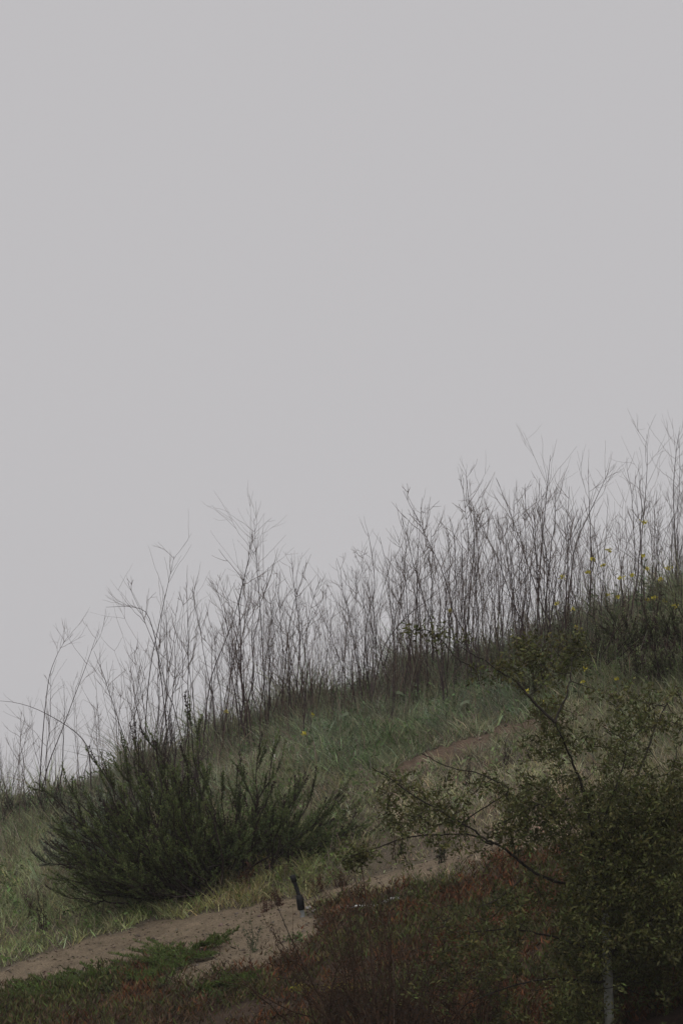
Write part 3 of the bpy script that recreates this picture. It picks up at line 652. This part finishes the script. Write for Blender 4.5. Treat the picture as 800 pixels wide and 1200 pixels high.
# ------------------------------------------------------------------ shrubs
def make_shrub(name, label, cat, base, angs, lens, nb, seed, leafc, tipc, leafL=.028, leafW=.0085, shoots=12, shootL=.27, perleaf=92, droop=0.0, group=None, depth=.55, bark=None, extra=(), tipfrac=.16, basespread=.12, curl=.2):
    rg = np.random.default_rng(seed); root = empty(name, base, label, cat, group)
    tb = Tubes(); Vs = []; Cs = []
    def shoot(p, d, L, tipdark):
        nonlocal leafc
        tone = rg.uniform(.6, 1.5)
        n = 6; pts = wobble(p, d, L, n, rg, np.array([0, 0, .18]), .05)
        tb.add(pts, np.linspace(.0035, .0018, n), 3)
        m = max(8, int(perleaf*L/shootL)); tt = rg.uniform(.03, 1.0, m)**.85*(n-1)
        q = np.stack([np.interp(tt, np.arange(n), pts[:, c]) for c in range(3)], 1)
        D = norm(norm(rg.normal(size=(m, 3)))*.9+norm(pts[-1]-pts[0])*1.1)
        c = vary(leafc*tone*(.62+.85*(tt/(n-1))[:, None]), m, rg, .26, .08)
        if tipdark:
            s = tt > (n-1)*(1-rg.uniform(.3, .7)); c[s] = vary(tipc, int(s.sum()), rg, .25, .06)
        v, cc = leaves(q, D, leafL*rg.uniform(.6, 1.3, m), leafW, c, rg); Vs.append(v); Cs.append(cc)
    plan = []
    for k in range(nb):
        phi = R(rg.uniform(*angs)); dep = rg.normal()*depth
        L = np.interp(math.degrees(phi), lens[0], lens[1])*rg.uniform(.45, 1.02)
        d = norm(np.array([math.sin(phi), math.sin(dep)*max(.35, math.cos(phi)), math.cos(phi)*math.cos(dep)]))
        plan.append((d, L))
    for (deg, L) in extra: plan.append((norm(np.array([math.sin(R(deg)), rg.normal()*.1, math.cos(R(deg))])), L))
    for d, L in plan:
        n = 9; p0 = np.array([rg.normal()*basespread, rg.normal()*basespread*.8, -.02])
        d0 = norm(d*np.array([1.15, 1.15, .8])); pts = wobble(p0, d0, L, n, rg, np.array([-d0[0]*curl*.5, -d0[1]*curl*.5, curl*.45]), .07)
        pts[:, 2] = np.maximum(pts[:, 2], T(pts[:, 0]+base[0], pts[:, 1]+base[1])-base[2]+.02)
        tb.add(pts, np.linspace(.011, .003, n), 4)
        for s in range(shoots):
            f = rg.uniform(.04, 1.0)**.75*(n-1); i0 = min(int(f), n-2); p = pts[i0]+(pts[i0+1]-pts[i0])*(f-i0)
            tg = norm(pts[i0+1]-pts[i0]); dd = norm(tg*1.2+rg.normal(size=3)*.36+np.array([0, 0, .22]))
            shoot(p, dd, shootL*rg.uniform(.5, 1.15)*(1.15-.5*f/(n-1)), rg.random() < tipfrac)
        shoot(pts[-2], norm(pts[-1]-pts[-2]), shootL*rg.uniform(.7, 1.1), rg.random() < tipfrac+.35)
    tag(tb.build('branches', bark or M_DARK, root), kind='stuff')
    tag(build_leaves('foliage', np.concatenate(Vs), np.concatenate(Cs), M_LEAF, root), kind='stuff')
    return root
DG = np.array([.095, .118, .042]); BR = np.array([.040, .026, .022])
make_shrub('shrub', 'big dark green shrub with brown spiky tips beside the path at left', 'shrub', gnd(226, 27.4), (-92, 15), ([-92, -75, -50, -30, -12, 8, 25], [1.0, 1.02, 1.15, 1.36, 1.45, 1.15, .9]), 120, 31, DG, BR, basespread=.24, extra=[(d_, l_) for d_, l_ in ((-62, 1.3), (-54, 1.45), (-47, 1.38), (-38, 1.62), (-30, 1.5), (-22, 1.55), (-15, 1.5), (-9, 1.58), (-2, 1.3), (6, 1.15), (-70, 1.4), (-80, 1.35), (-84, 1.5), (-42, 1.5), (-26, 1.5))])
make_shrub('shrub', 'dark spiky shrub joined to the right side of the biggest one', 'shrub', gnd(300, 27.55), (-25, 80), ([-25, 0, 30, 60, 78], [.7, .8, .82, .68, .54]), 66, 32, DG*np.array([1.0, 1.02, 1.1]), BR, basespread=.28, shoots=10, extra=[(-12, .9), (2, 1.0), (12, 1.08), (22, .98), (33, 1.04), (42, .95), (52, .98), (61, .88), (70, .84), (76, .78)])
make_shrub('shrub', 'low feathery grey green shrub at the left behind the big dark one', 'shrub', gnd(150, 28.5), (-80, 30), ([-80, -40, 0, 40], [1.0, .85, .72, .6]), 60, 33, np.array([.19, .215, .15]), np.array([.12, .11, .09]), leafL=.03, leafW=.006, shootL=.22, shoots=9, extra=((-84, .85), (-80, .8)))
make_shrub('shrub', 'feathery purple brown broom of twigs rising from behind the big dark shrub', 'shrub', gnd(212, 29.0), (-36, 12), ([-36, -10, 12], [1.15, 1.3, 1.0]), 18, 34, np.array([.075, .06, .055]), np.array([.05, .036, .036]), leafL=.035, leafW=.0035, shootL=.3, perleaf=45, shoots=8, bark=M_STALK)
for k, (px, Yk, hh, seed, lab) in enumerate([(675, 30.4, .5, 41, 'small dark shrub on the slope, leftmost below the ridge at right'), (720, 30.2, .62, 42, 'dark brown tipped shrub in the middle of the right slope group'),
        (765, 30.3, .66, 43, 'largest dark shrub of the right slope group, near the photo edge'), (812, 30.0, .66, 44, 'dark shrub cut by the right photo edge below the ridge'), (640, 29.9, .4, 45, 'low dark bush beside the reddish upper path'), (745, 29.5, .42, 46, 'low dark bush in front of the right slope shrubs'), (795, 29.3, .4, 47, 'low dark bush at the right edge in front of the slope shrubs')]):
    make_shrub('slope_shrub', lab, 'shrub', gnd(px, Yk), (-60, 60), ([-60, -20, 30, 60], [hh*.8, hh, hh, hh*.8]), 24, seed, np.array([.125, .145, .068]), BR*1.5, shootL=.2, shoots=7, perleaf=38, group='dark shrubs on the right slope', tipfrac=.35)
# small bushes on the far left skyline
for k, (px, Yk, hh, lab) in enumerate([(18, 31.5, .3, 'small weedy bush on the skyline at the left photo edge'), (78, 31.0, .36, 'small grey bush on the skyline beside the leftmost stalks'), (105, 30.2, .4, 'small grey bush just left of the feathery shrub'), (150, 30.4, .42, 'small grey bush on the skyline behind the feathery shrub')]):
    make_shrub('skyline_bush', lab, 'bush', gnd(px, Yk), (-50, 50), ([-50, 50], [hh, hh]), 22, 60+k, np.array([.14, .16, .11]), np.array([.09, .075, .065]), shootL=.14, shoots=7, perleaf=22, leafL=.02, group='small bushes on the left skyline', tipfrac=.4)

# small dark dry weeds standing in the grass beside the path
def make_weed(px, py, hpx, lab, seed, bark, leafc=None, nst=4, lean=0):
    rg = np.random.default_rng(seed); g = hit(px, py)[0]; H = hpx/F*g[1]
    root = empty('dry_weed', g, lab, 'weed', None); tb = Tubes(); Vs = []; Cs = []
    for s in range(nst):
        h = H*(1 if s == 0 else rg.uniform(.5, .85)); d = norm(np.array([lean+rg.normal()*.15, rg.normal()*.15, 1]))
        st = wobble(np.array([rg.normal()*.02, rg.normal()*.02, -.01]), d, h, 8, rg, np.array([rg.normal()*.08, 0, 0]), .06)
        tb.add(st, np.linspace(.0045, .0018, 8), 4)
        for q in range(7):
            i = rg.integers(2, 8); dd = norm(d+rg.normal(size=3)*.5); tb.add(wobble(st[i], dd, h*rg.uniform(.1, .25), 4, rg, np.array([0, 0, .2]), .05), .0014, 3)
        m = 42; i = rg.integers(1, 8, m); P = st[i]+rg.normal(size=(m, 3))*.012
        v, cc = leaves(P, norm(rg.normal(size=(m, 3))+np.array([0, 0, .4])), rg.uniform(.012, .03, m), .009, vary(leafc if leafc is not None else np.array([.05, .03, .025]), m, rg, .3, .1), rg); Vs.append(v); Cs.append(cc)
    tb.build('stem', bark, root); tag(build_leaves('foliage', np.concatenate(Vs), np.concatenate(Cs), M_LEAF, root), kind='stuff')
make_weed(50, 1092, 50, 'dark dry weed standing in the grass at lower left', 801, M_DARK)
make_weed(36, 1080, 34, 'grey dry weed left of the darker one at lower left', 802, M_TWIG)
make_weed(297, 1118, 42, 'thin green weed growing on the worn path', 803, M_GREENSTEM, np.array([.06, .07, .035]))
make_weed(312, 1070, 22, 'small dark red weed at the upper path edge', 804, M_RED, np.array([.08, .03, .02]))
make_weed(245, 1035, 70, 'tall pale weed stem in front of the big shrub', 805, M_GREENSTEM, np.array([.16, .15, .08]), 2)
make_weed(265, 1045, 40, 'yellowish weed in front of the big shrub beside the tall pale stem', 806, M_GREENSTEM, np.array([.2, .16, .07]), 5)
make_weed(290, 1040, 30, 'reddish dry weed under the right shrub', 807, M_RED, np.array([.12, .05, .03]), 5)
make_weed(462, 1010, 45, 'leafy dark sprig at the path edge left of the tree twigs', 808, M_RED, np.array([.06, .06, .03]), 3)
make_weed(516, 1014, 38, 'dark bushy sprig standing on the edge of the path', 809, M_DARK, np.array([.045, .06, .03]), 6)
make_weed(590, 900, 36, 'dark weed in the pale grass below the reddish upper path', 810, M_DARK, None, 3)
make_weed(548, 925, 40, 'thin dark weed in the pale grass at mid slope', 811, M_DARK, None, 3)
make_weed(330, 1062, 24, 'dark red weed just left of the black riser', 812, M_RED, np.array([.07, .03, .02]), 5, -.3)
make_weed(372, 1046, 20, 'rusty weed just right of the black riser', 813, M_RED, np.array([.11, .05, .03]), 6)
make_weed(400, 1040, 24, 'rusty weed further right of the black riser', 814, M_RED, np.array([.10, .055, .03]), 6)

# broad pale leaves lying in the slope grass
for k, (px, py, sz, lab) in enumerate([(487, 826, .11, 'pale broad leaf in the green slope, upper left of a trio'), (544, 848, .12, 'pale broad leaf above the reddish upper path'), (468, 836, .09, 'small pale leaf left of the trio in the green slope'),
        (712, 757, .22, 'long pale leaf in the grey grass above the dark shrubs'), (617, 752, .13, 'pale broad leaf beside the foot of the dense stalks'), (404, 862, .1, 'pale leaf in the lush grass right of the shrubs')]):
    rg = np.random.default_rng(900+k); g = hit(px, py)[0]; root = empty('broadleaf_plant', g, lab, 'plant', None)
    tb = Tubes(); tb.add(np.array([(0, 0, -.02), (0, -.01, .1), (0.01, -.03, .2)]), .003, 4); tb.build('stem', M_GREENSTEM, root)
    n = 7; t = np.linspace(0, 1, n); sz *= .55; w = np.sin(t*math.pi)**.7*sz*.3+.002; xx = (t-.5)*sz*1.5; zz = .2+.012*np.sin(t*3)+xx*(.35 if k % 2 else -.25)
    L = np.stack([xx, -.03-w, zz-.012], 1); Mi = np.stack([xx, -.03+0*w, zz], 1); Rr = np.stack([xx, -.03+w, zz+.02], 1)
    V = np.concatenate([L, Mi, Rr]); i = np.arange(n-1); Q = np.concatenate([np.stack([i, i+1, i+1+n, i+n], 1), np.stack([i+n, i+1+n, i+1+2*n, i+2*n], 1)])
    me = raw_mesh('leaf', V, Q.ravel(), np.arange(len(Q))*4, np.full(len(Q), 4), M_LEAF, np.array([.15, .18, .11])*np.ones((len(V), 1))); link('leaf', me, root)

# ------------------------------------------------------------------ irrigation riser, pipe and stones
g = hit(354, 1077)[0]; Yr = g[1]
root = empty('irrigation_riser', g, 'leaning black irrigation riser on a grey pipe stub beside the path', 'irrigation riser')
def loc_(px, py): return at(px, py, Yr)-g
tb = Tubes(); tb.add(np.array([loc_(354, 1084), loc_(354.5, 1072), loc_(352.5, 1062)]), [.021, .021, .019], 12); tb.build('pipe_stub', M_GREY, root, smooth=True)
tb = Tubes(); tb.add(np.array([loc_(353.2, 1067), loc_(353, 1066), loc_(351.5, 1055), loc_(350.5, 1049.5), loc_(350.3, 1048.5)]), [.012, .032, .034, .030, .012], 12); tb.build('valve_body', M_BLACK, root)
tb = Tubes(); tb.add(np.array([loc_(350, 1056), loc_(355.5, 1054)]), [.016, .014], 10); tb.build('side_port', M_BLACK, root)
tb = Tubes(); tb.add(np.array([loc_(350.6, 1050), loc_(347.5, 1041), loc_(345, 1033)]), [.017, .018, .018], 12); tb.build('riser_tube', M_BLACK, root, smooth=True)
tb = Tubes(); tb.add(np.array([loc_(345.2, 1034), loc_(345, 1033.6), loc_(342.4, 1026), loc_(342.2, 1025.4)]), [.012, .025, .027, .014], 12); tb.build('sprinkler_head', M_BLACK, root)

pp = []
for px, py in [(380, 1066), (395, 1063), (412, 1062), (428, 1061), (445, 1059), (458, 1057), (470, 1055.5)]:
    q = hit(px, py+3)[0]; q[2] += .012+.03*(px > 450); pp.append(q)
org = pp[0].copy(); tb = Tubes(); tb.add(np.array(pp)-org, .014, 10)
o = tb.build('plastic_pipe', M_WHITE, smooth=True); o.location = org
tag(o, 'white plastic pipe lying half buried in the red groundcover', 'pipe')
def make_stone(px, py, r, lab, seed):
    rg = np.random.default_rng(seed); g = hit(px, py)[0]
    import bmesh
    bm = bmesh.new(); bmesh.ops.create_icosphere(bm, subdivisions=2, radius=r)
    for v in bm.verts: v.co = Vector((v.co.x*1.3, v.co.y, v.co.z*.7))*(1+.22*(float(vnoise(np.array(v.co.x*60+seed), np.array(v.co.y*60+v.co.z*40)))-.5)*2)
    me = bpy.data.meshes.new('stone'); bm.to_mesh(me); bm.free(); me.materials.append(M_STONE)
    o = link('stone', me, None, (g[0], g[1], g[2]+r*.6)); tag(o, lab, 'stone')
for k, (px, py, r, lab) in enumerate([(362, 1066, .026, 'pale stone touching the right side of the black riser'), (368, 1070, .021, 'pale stone a little below the one by the riser'), (374, 1065, .018, 'small pale stone rightmost of the three by the riser')]): make_stone(px, py, r, lab, k+3)

# ------------------------------------------------------------------ dry twiggy shrubs in the foreground
def make_twig_shrub(px, Yk, topy, lab, seed, n=24, spread=.75, leafc=np.array([.050, .032, .018]), leafn=7, bark=M_RED):
    rg = np.random.default_rng(seed); g = gnd(px, Yk); H = float(at(px, topy, Yk)[2]-g[2]); root = empty('twiggy_shrub', g, lab, 'shrub', None)
    tb = Tubes(); Vs = []; Cs = []
    for k in range(n):
        d = norm(np.array([rg.normal()*spread*.6, rg.normal()*spread*.5, 1.0])); h = H*rg.uniform(.45, 1.0)
        st = wobble(np.array([rg.normal()*.1, rg.normal()*.1, -.03]), d, h, 10, rg, np.array([rg.normal()*.12, rg.normal()*.1, 0]), .06)
        tb.add(st, np.linspace(.0075, .0022, 10), 4)
        for q in range(11):
            i = int(rg.integers(2, 10)); dd = norm(d+rg.normal(size=3)*.5); L = h*rg.uniform(.10, .32)
            pt = wobble(st[i], dd, L, 5, rg, np.array([0, 0, .15]), .07); tb.add(pt, np.linspace(.0022, .0012, 5), 3)
            m = leafn; P = pt[rg.integers(1, 5, m)]+rg.normal(size=(m, 3))*.016
            v, cc = leaves(P, norm(rg.normal(size=(m, 3))), rg.uniform(.01, .026, m), .010, vary(leafc, m, rg, .35, .12), rg); Vs.append(v); Cs.append(cc)
    tag(tb.build('twigs', bark, root), kind='stuff'); tag(build_leaves('dead_leaves', np.concatenate(Vs), np.concatenate(Cs), M_LEAF, root), kind='stuff')
make_twig_shrub(440, 20.6, 1010, 'dark red brown twiggy shrub in the foreground, tallest and left of the near tree', 51, 44, .95)
make_twig_shrub(500, 20.2, 1075, 'dark twiggy shrub in the foreground between the tallest one and the near tree', 52, 18)
make_twig_shrub(390, 20.8, 1100, 'low dark twiggy shrub at the left side of the foreground thicket', 53, 14)
make_twig_shrub(560, 20.6, 1110, 'low brown twiggy shrub under the left branches of the near tree', 54, 12, leafc=np.array([.05, .045, .02]))
make_twig_shrub(460, 19.6, 1120, 'darkest low twiggy shrub at the bottom photo edge', 55, 26, .7, leafc=np.array([.03, .022, .015]))
def make_cane(pl, Yk, lab, bark, r=.004, leafc=None, seed=1):
    rg = np.random.default_rng(seed); pts = at(np.array([p[0] for p in pl]), np.array([p[1] for p in pl]), Yk+.1*np.sin(np.arange(len(pl))))
    g = pts[0].copy(); tt = np.linspace(0, len(pl)-1, 12); st = np.stack([np.interp(tt, np.arange(len(pl)), pts[:, c]) for c in range(3)], 1)-g
    gz = T(st[0, 0]+g[0], st[0, 1]+g[1]); st[0, 2] = float(gz)-g[2]-.02
    root = empty('bare_cane', g, lab, 'twig'); tb = Tubes(); tb.add(st, np.linspace(r, r*.45, 12), 5)
    tb.build('stem', bark, root); t2 = Tubes()
    for q in range(9):
        i = int(rg.integers(3, 12)); t2.add(wobble(st[i], norm(norm(st[-1]-st[0])+rg.normal(size=3)*.5), rg.uniform(.05, .16), 4, rg, np.array([0, 0, .1]), .06), .0013, 3)
    tag(t2.build('side_twigs', bark, root), kind='stuff')
make_cane([(405, 1215), (385, 1185), (362, 1145), (343, 1105), (325, 1062)], 21.4, 'long dark bare cane leaning left over the litter below the riser', M_DARK, .006, seed=61)
make_cane([(378, 1215), (377, 1180), (375, 1150)], 21.2, 'short straw coloured dry stem at the bottom photo edge', M_TWIG, .004, seed=62)
make_cane([(462, 1130), (455, 1108), (449, 1092)], 20.4, 'pale straw stem caught in the foreground thicket', M_TWIG, .004, seed=63)
make_cane([(438, 1180), (432, 1080), (424, 1020), (420, 995)], 20.4, 'tall reddish cane rising above the foreground thicket', M_RED, .0055, seed=64)

# yellow green tufts in the litter
for k, (px, py, lab) in enumerate([(358, 1168, 'yellow green tuft in the litter at the bottom, the left one'), (405, 1166, 'yellow green tuft in the litter beside the dark thicket'), (349, 1108, 'bright green seedling below the riser'), (255, 1175, 'bright green seedling in the dark bank at lower left')]):
    rg = np.random.default_rng(950+k); g = hit(px, py)[0]; n = 110; P = rg.normal(size=(n, 3))*np.array([.07, .05, .015])+np.array([0, 0, .05])
    c = vary(np.array([.28, .24, .04]) if k < 2 else np.array([.09, .15, .04]), n, rg, .25, .08)
    V, CC = leaves(P, norm(rg.normal(size=(n, 3))+np.array([0, 0, .6])), rg.uniform(.02, .05, n), .011, c, rg)
    root = empty('leafy_tuft', g, lab, 'plant'); tb = Tubes()
    for q in range(6): tb.add(wobble(np.array([0, 0, -.01]), norm(np.array([rg.normal(), rg.normal(), .8])), .09, 4, rg, np.zeros(3), .03), .002, 3)
    tb.build('stem', M_GREENSTEM, root); tag(build_leaves('foliage', V, CC, M_LEAF, root), kind='stuff')

# ------------------------------------------------------------------ the near tree
def grow(limbs, targets, rg, step=.07, r_tip=.0016):
    """connect every leaf cluster to the nearest point of the branch system, nearest first"""
    nodes = np.concatenate(limbs); d = np.array([np.linalg.norm(nodes-t, axis=1).min() for t in targets])
    order = np.argsort(d); buf = np.zeros((60000, 3)); m = len(nodes); buf[:m] = nodes; segs = []
    for k in order:
        t = targets[k]; q = buf[:m]; i = int(np.argmin(np.linalg.norm(q-t, axis=1))); p = q[i]; L = np.linalg.norm(t-p)
        if L < .01: continue
        n = max(3, int(L/step)+2); s = np.linspace(0, 1, n)[:, None]
        pts = p+(t-p)*s+np.sin(s*math.pi)*rg.normal(size=3)*.08*L+np.array([0, 0, -.06])*L*np.sin(s*math.pi)
        segs.append((pts, L)); buf[m:m+n-1] = pts[1:]; m += n-1
    return segs
def densify(pl, n=10):
    pl = np.asarray(pl, float); tt = np.linspace(0, len(pl)-1, (len(pl)-1)*n+1)
    out = np.stack([np.interp(tt, np.arange(len(pl)), pl[:, c]) for c in range(3)], 1)
    for _ in range(6): out[1:-1] = out[1:-1]*.5+(out[:-2]+out[2:])*.25
    return out
def L3(pts, Y0, Y1):
    n = len(pts); return np.array([at(p[0], p[1], Y0+(Y1-Y0)*i/(n-1)) for i, p in enumerate(pts)])
def make_tree(name, label, trunkpx, Yt, limbs, clouds, seed, leafc, lpc=24, csize=.05, r_trunk=.034, trunk_mat=None, leafL=(.014, .050), rmax=.016, group=None):
    rg = np.random.default_rng(seed); tr = L3(trunkpx, Yt, Yt); g = gnd(trunkpx[0][0], Yt); tr[0] = g-np.array([0, 0, .05]); org = g
    root = empty(name, org, label, 'tree', group)
    trd = densify(tr); a = Tubes(); a.add(trd-org, np.linspace(r_trunk, r_trunk*.78, len(trd))*(1+.06*np.sin(np.arange(len(trd))*1.3)), 12); a.build('trunk', trunk_mat, root, smooth=True)
    sk = [trd]
    for pl, Y0, Y1, r in limbs:
        q = densify(L3(pl, Y0, Y1)); q = q+np.cumsum(rg.normal(size=q.shape)*.0022, axis=0); sk.append(q)
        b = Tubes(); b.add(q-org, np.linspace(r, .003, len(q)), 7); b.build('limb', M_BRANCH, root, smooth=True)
    tg = []
    for (x0, x1, y0, y1, Y0, Y1, n) in clouds:
        c = 0; tries = 0
        while c < n:
            k = 400; px = rg.uniform(x0, x1, k); py = rg.uniform(y0, y1, k); Yk = rg.uniform(Y0, Y1, k); P = at(px, py, Yk)
            w = fbm(P[:, 0]*3.2+seed, P[:, 2]*3.2+P[:, 1], 3); e = np.minimum.reduce([(px-x0)/30, (x1-px)/30, (py-y0)/30, (y1-py)/30]); e = (e*30/np.minimum(95, .42*min(x1-x0, y1-y0))).clip(.06, 1)
            ok = (rg.random(k) < np.maximum(sstep(.40, .60, w)*e, .02)) & (P[:, 2] > T(P[:, 0], P[:, 1])+.05)
            tries += 1
            if tries > 400: break
            if trunk_mat == M_TRUNK: ok &= ~((np.abs(px-712) < 6) & (py > 1120) & (Yk < 19.1))
            P = P[ok][:n-c]; tg.append(P); c += len(P)
    tg = np.concatenate(tg); segs = grow(sk, tg, rg)
    b = Tubes()
    for pts, L in segs: b.add(pts-org, np.linspace(.0022+min(L, .5)*.007, .0014, len(pts)), 3)
    tag(b.build('twigs', M_BRANCH, root), kind='stuff')
    n = len(tg)*lpc; ctr = np.repeat(tg, lpc, axis=0); cid = np.repeat(np.arange(len(tg)), lpc)
    cd = norm(rg.normal(size=(len(tg), 3))+np.array([0, 0, .3])); off = rg.normal(size=(n, 3))*csize*.42+cd[cid]*rg.uniform(-1, 1, n)[:, None]*csize
    P = ctr+off; D = norm(rg.normal(size=(n, 3))+cd[cid]*.9)
    tone = (.7+.6*rg.random(len(tg)))[cid][:, None]; hue = rg.random(len(tg))[cid][:, None]
    c = np.asarray(leafc)*(1-hue*.35)+np.array([.085, .062, .022])*(hue*.35); c = vary(c*tone, n, rg, .25, .08)
    V, CC = leaves(P, D, rg.uniform(*leafL, n), rg.uniform(.010, .017, n), c, rg)
    tag(build_leaves('foliage', V, CC, M_TREE, root, org), kind='stuff')
    return root
limbs = [
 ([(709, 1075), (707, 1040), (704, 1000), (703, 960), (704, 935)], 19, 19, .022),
 ([(704, 1010), (696, 985), (692, 955), (684, 925), (672, 895), (660, 868), (650, 845)], 18.9, 18.35, .016),
 ([(650, 846), (636, 833), (622, 820), (606, 805), (590, 794), (572, 782), (556, 772), (540, 762)], 18.35, 18.3, .010),
 ([(572, 782), (545, 778), (528, 766), (512, 750), (498, 742), (482, 740)], 18.3, 18.4, .004),
 ([(650, 846), (656, 828), (664, 812), (668, 795), (672, 770)], 18.35, 18.6, .008),
 ([(706, 1040), (682, 1035), (650, 1032), (628, 1022), (608, 1012), (590, 998), (574, 990), (558, 978), (538, 968), (515, 952), (496, 940), (470, 922), (440, 905)], 18.9, 18.3, .0115),
 ([(576, 990), (556, 980), (530, 978), (500, 978), (466, 982), (436, 992), (402, 1006)], 18.7, 18.4, .007),
 ([(538, 968), (560, 950), (600, 925), (560, 905), (520, 898), (496, 885)], 18.6, 18.3, .005),
 ([(704, 1000), (722, 960), (740, 920), (756, 880), (770, 840), (790, 800)], 19, 19.4, .013),
 ([(708, 1030), (740, 990), (775, 960), (815, 935), (860, 915)], 19, 19.3, .013),
 ([(712, 1130), (690, 1110), (650, 1096), (600, 1085), (550, 1090)], 19, 18.5, .010),
 ([(712, 1150), (680, 1150), (640, 1148), (590, 1160), (545, 1180)], 19, 18.6, .009),
 ([(712, 1120), (750, 1085), (790, 1060), (840, 1045)], 19, 18.7, .012),
 ([(684, 925), (660, 935), (632, 940), (606, 952), (585, 965)], 18.8, 18.4, .007),
 ([(706, 1060), (690, 1010), (720, 930), (735, 880)], 18.9, 18.3, .009),
 ([(610, 1030), (600, 1040), (585, 1050), (560, 1062)], 18.7, 18.4, .005),
]
clouds = [
 (640, 920, 900, 1300, 18.3, 19.9, 1550), (680, 900, 870, 1060, 18.2, 18.9, 300), (600, 700, 790, 900, 18.4, 19.1, 70), (520, 650, 745, 800, 18.25, 18.6, 46), (476, 525, 736, 750, 18.35, 18.45, 9),
 (570, 690, 900, 1010, 18.3, 19.0, 150), (430, 590, 895, 1010, 18.3, 18.8, 105), (400, 480, 985, 1020, 18.35, 18.6, 22),
 (560, 720, 1010, 1260, 18.3, 19.2, 330), (480, 600, 1040, 1215, 18.5, 19.2, 70), (700, 860, 800, 900, 18.5, 19.8, 90), (640, 700, 740, 800, 18.6, 19.1, 30)]
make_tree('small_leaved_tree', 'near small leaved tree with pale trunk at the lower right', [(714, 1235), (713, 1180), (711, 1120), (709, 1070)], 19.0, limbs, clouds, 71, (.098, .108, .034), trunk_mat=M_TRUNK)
limbs2 = [([(790, 1190), (770, 1120), (755, 1050), (750, 980)], 20.6, 20.4, .018), ([(792, 1190), (820, 1120), (845, 1050), (860, 980)], 20.6, 20.6, .018), ([(790, 1200), (740, 1160), (720, 1110), (680, 1080)], 20.6, 20.4, .012)]
make_tree('background_tree', 'dense dark bush like tree behind the near tree at the right photo edge', [(792, 1245), (791, 1200), (790, 1150), (792, 1060), (790, 990)], 20.6, limbs2, [(670, 900, 985, 1300, 20.0, 21.3, 1150)], 72, (.045, .052, .02), trunk_mat=M_BRANCH, r_trunk=.04, csize=.1, lpc=24)

# ------------------------------------------------------------------ mist
lo = float(Z.min())-1.0; hi = 9.4
bx = [(x, y, z) for x in (-151, 151) for y in (-31, 251) for z in (lo, hi)]
me = bpy.data.meshes.new('haze'); me.from_pydata(bx, [], [(0, 1, 3, 2), (4, 6, 7, 5), (0, 4, 5, 1), (2, 3, 7, 6), (0, 2, 6, 4), (1, 5, 7, 3)]); me.update()
mh = bpy.data.materials.new('mist'); mh.use_nodes = True; t = mh.node_tree; t.nodes.clear()
vo = t.nodes.new('ShaderNodeVolumePrincipled'); vo.inputs['Color'].default_value = (.97, .965, .975, 1); vo.inputs['Density'].default_value = HAZE; vo.inputs['Anisotropy'].default_value = .0
ou = t.nodes.new('ShaderNodeOutputMaterial'); t.links.new(vo.outputs[0], ou.inputs['Volume']); me.materials.append(mh)
tag(link('haze', me), kind='stuff')
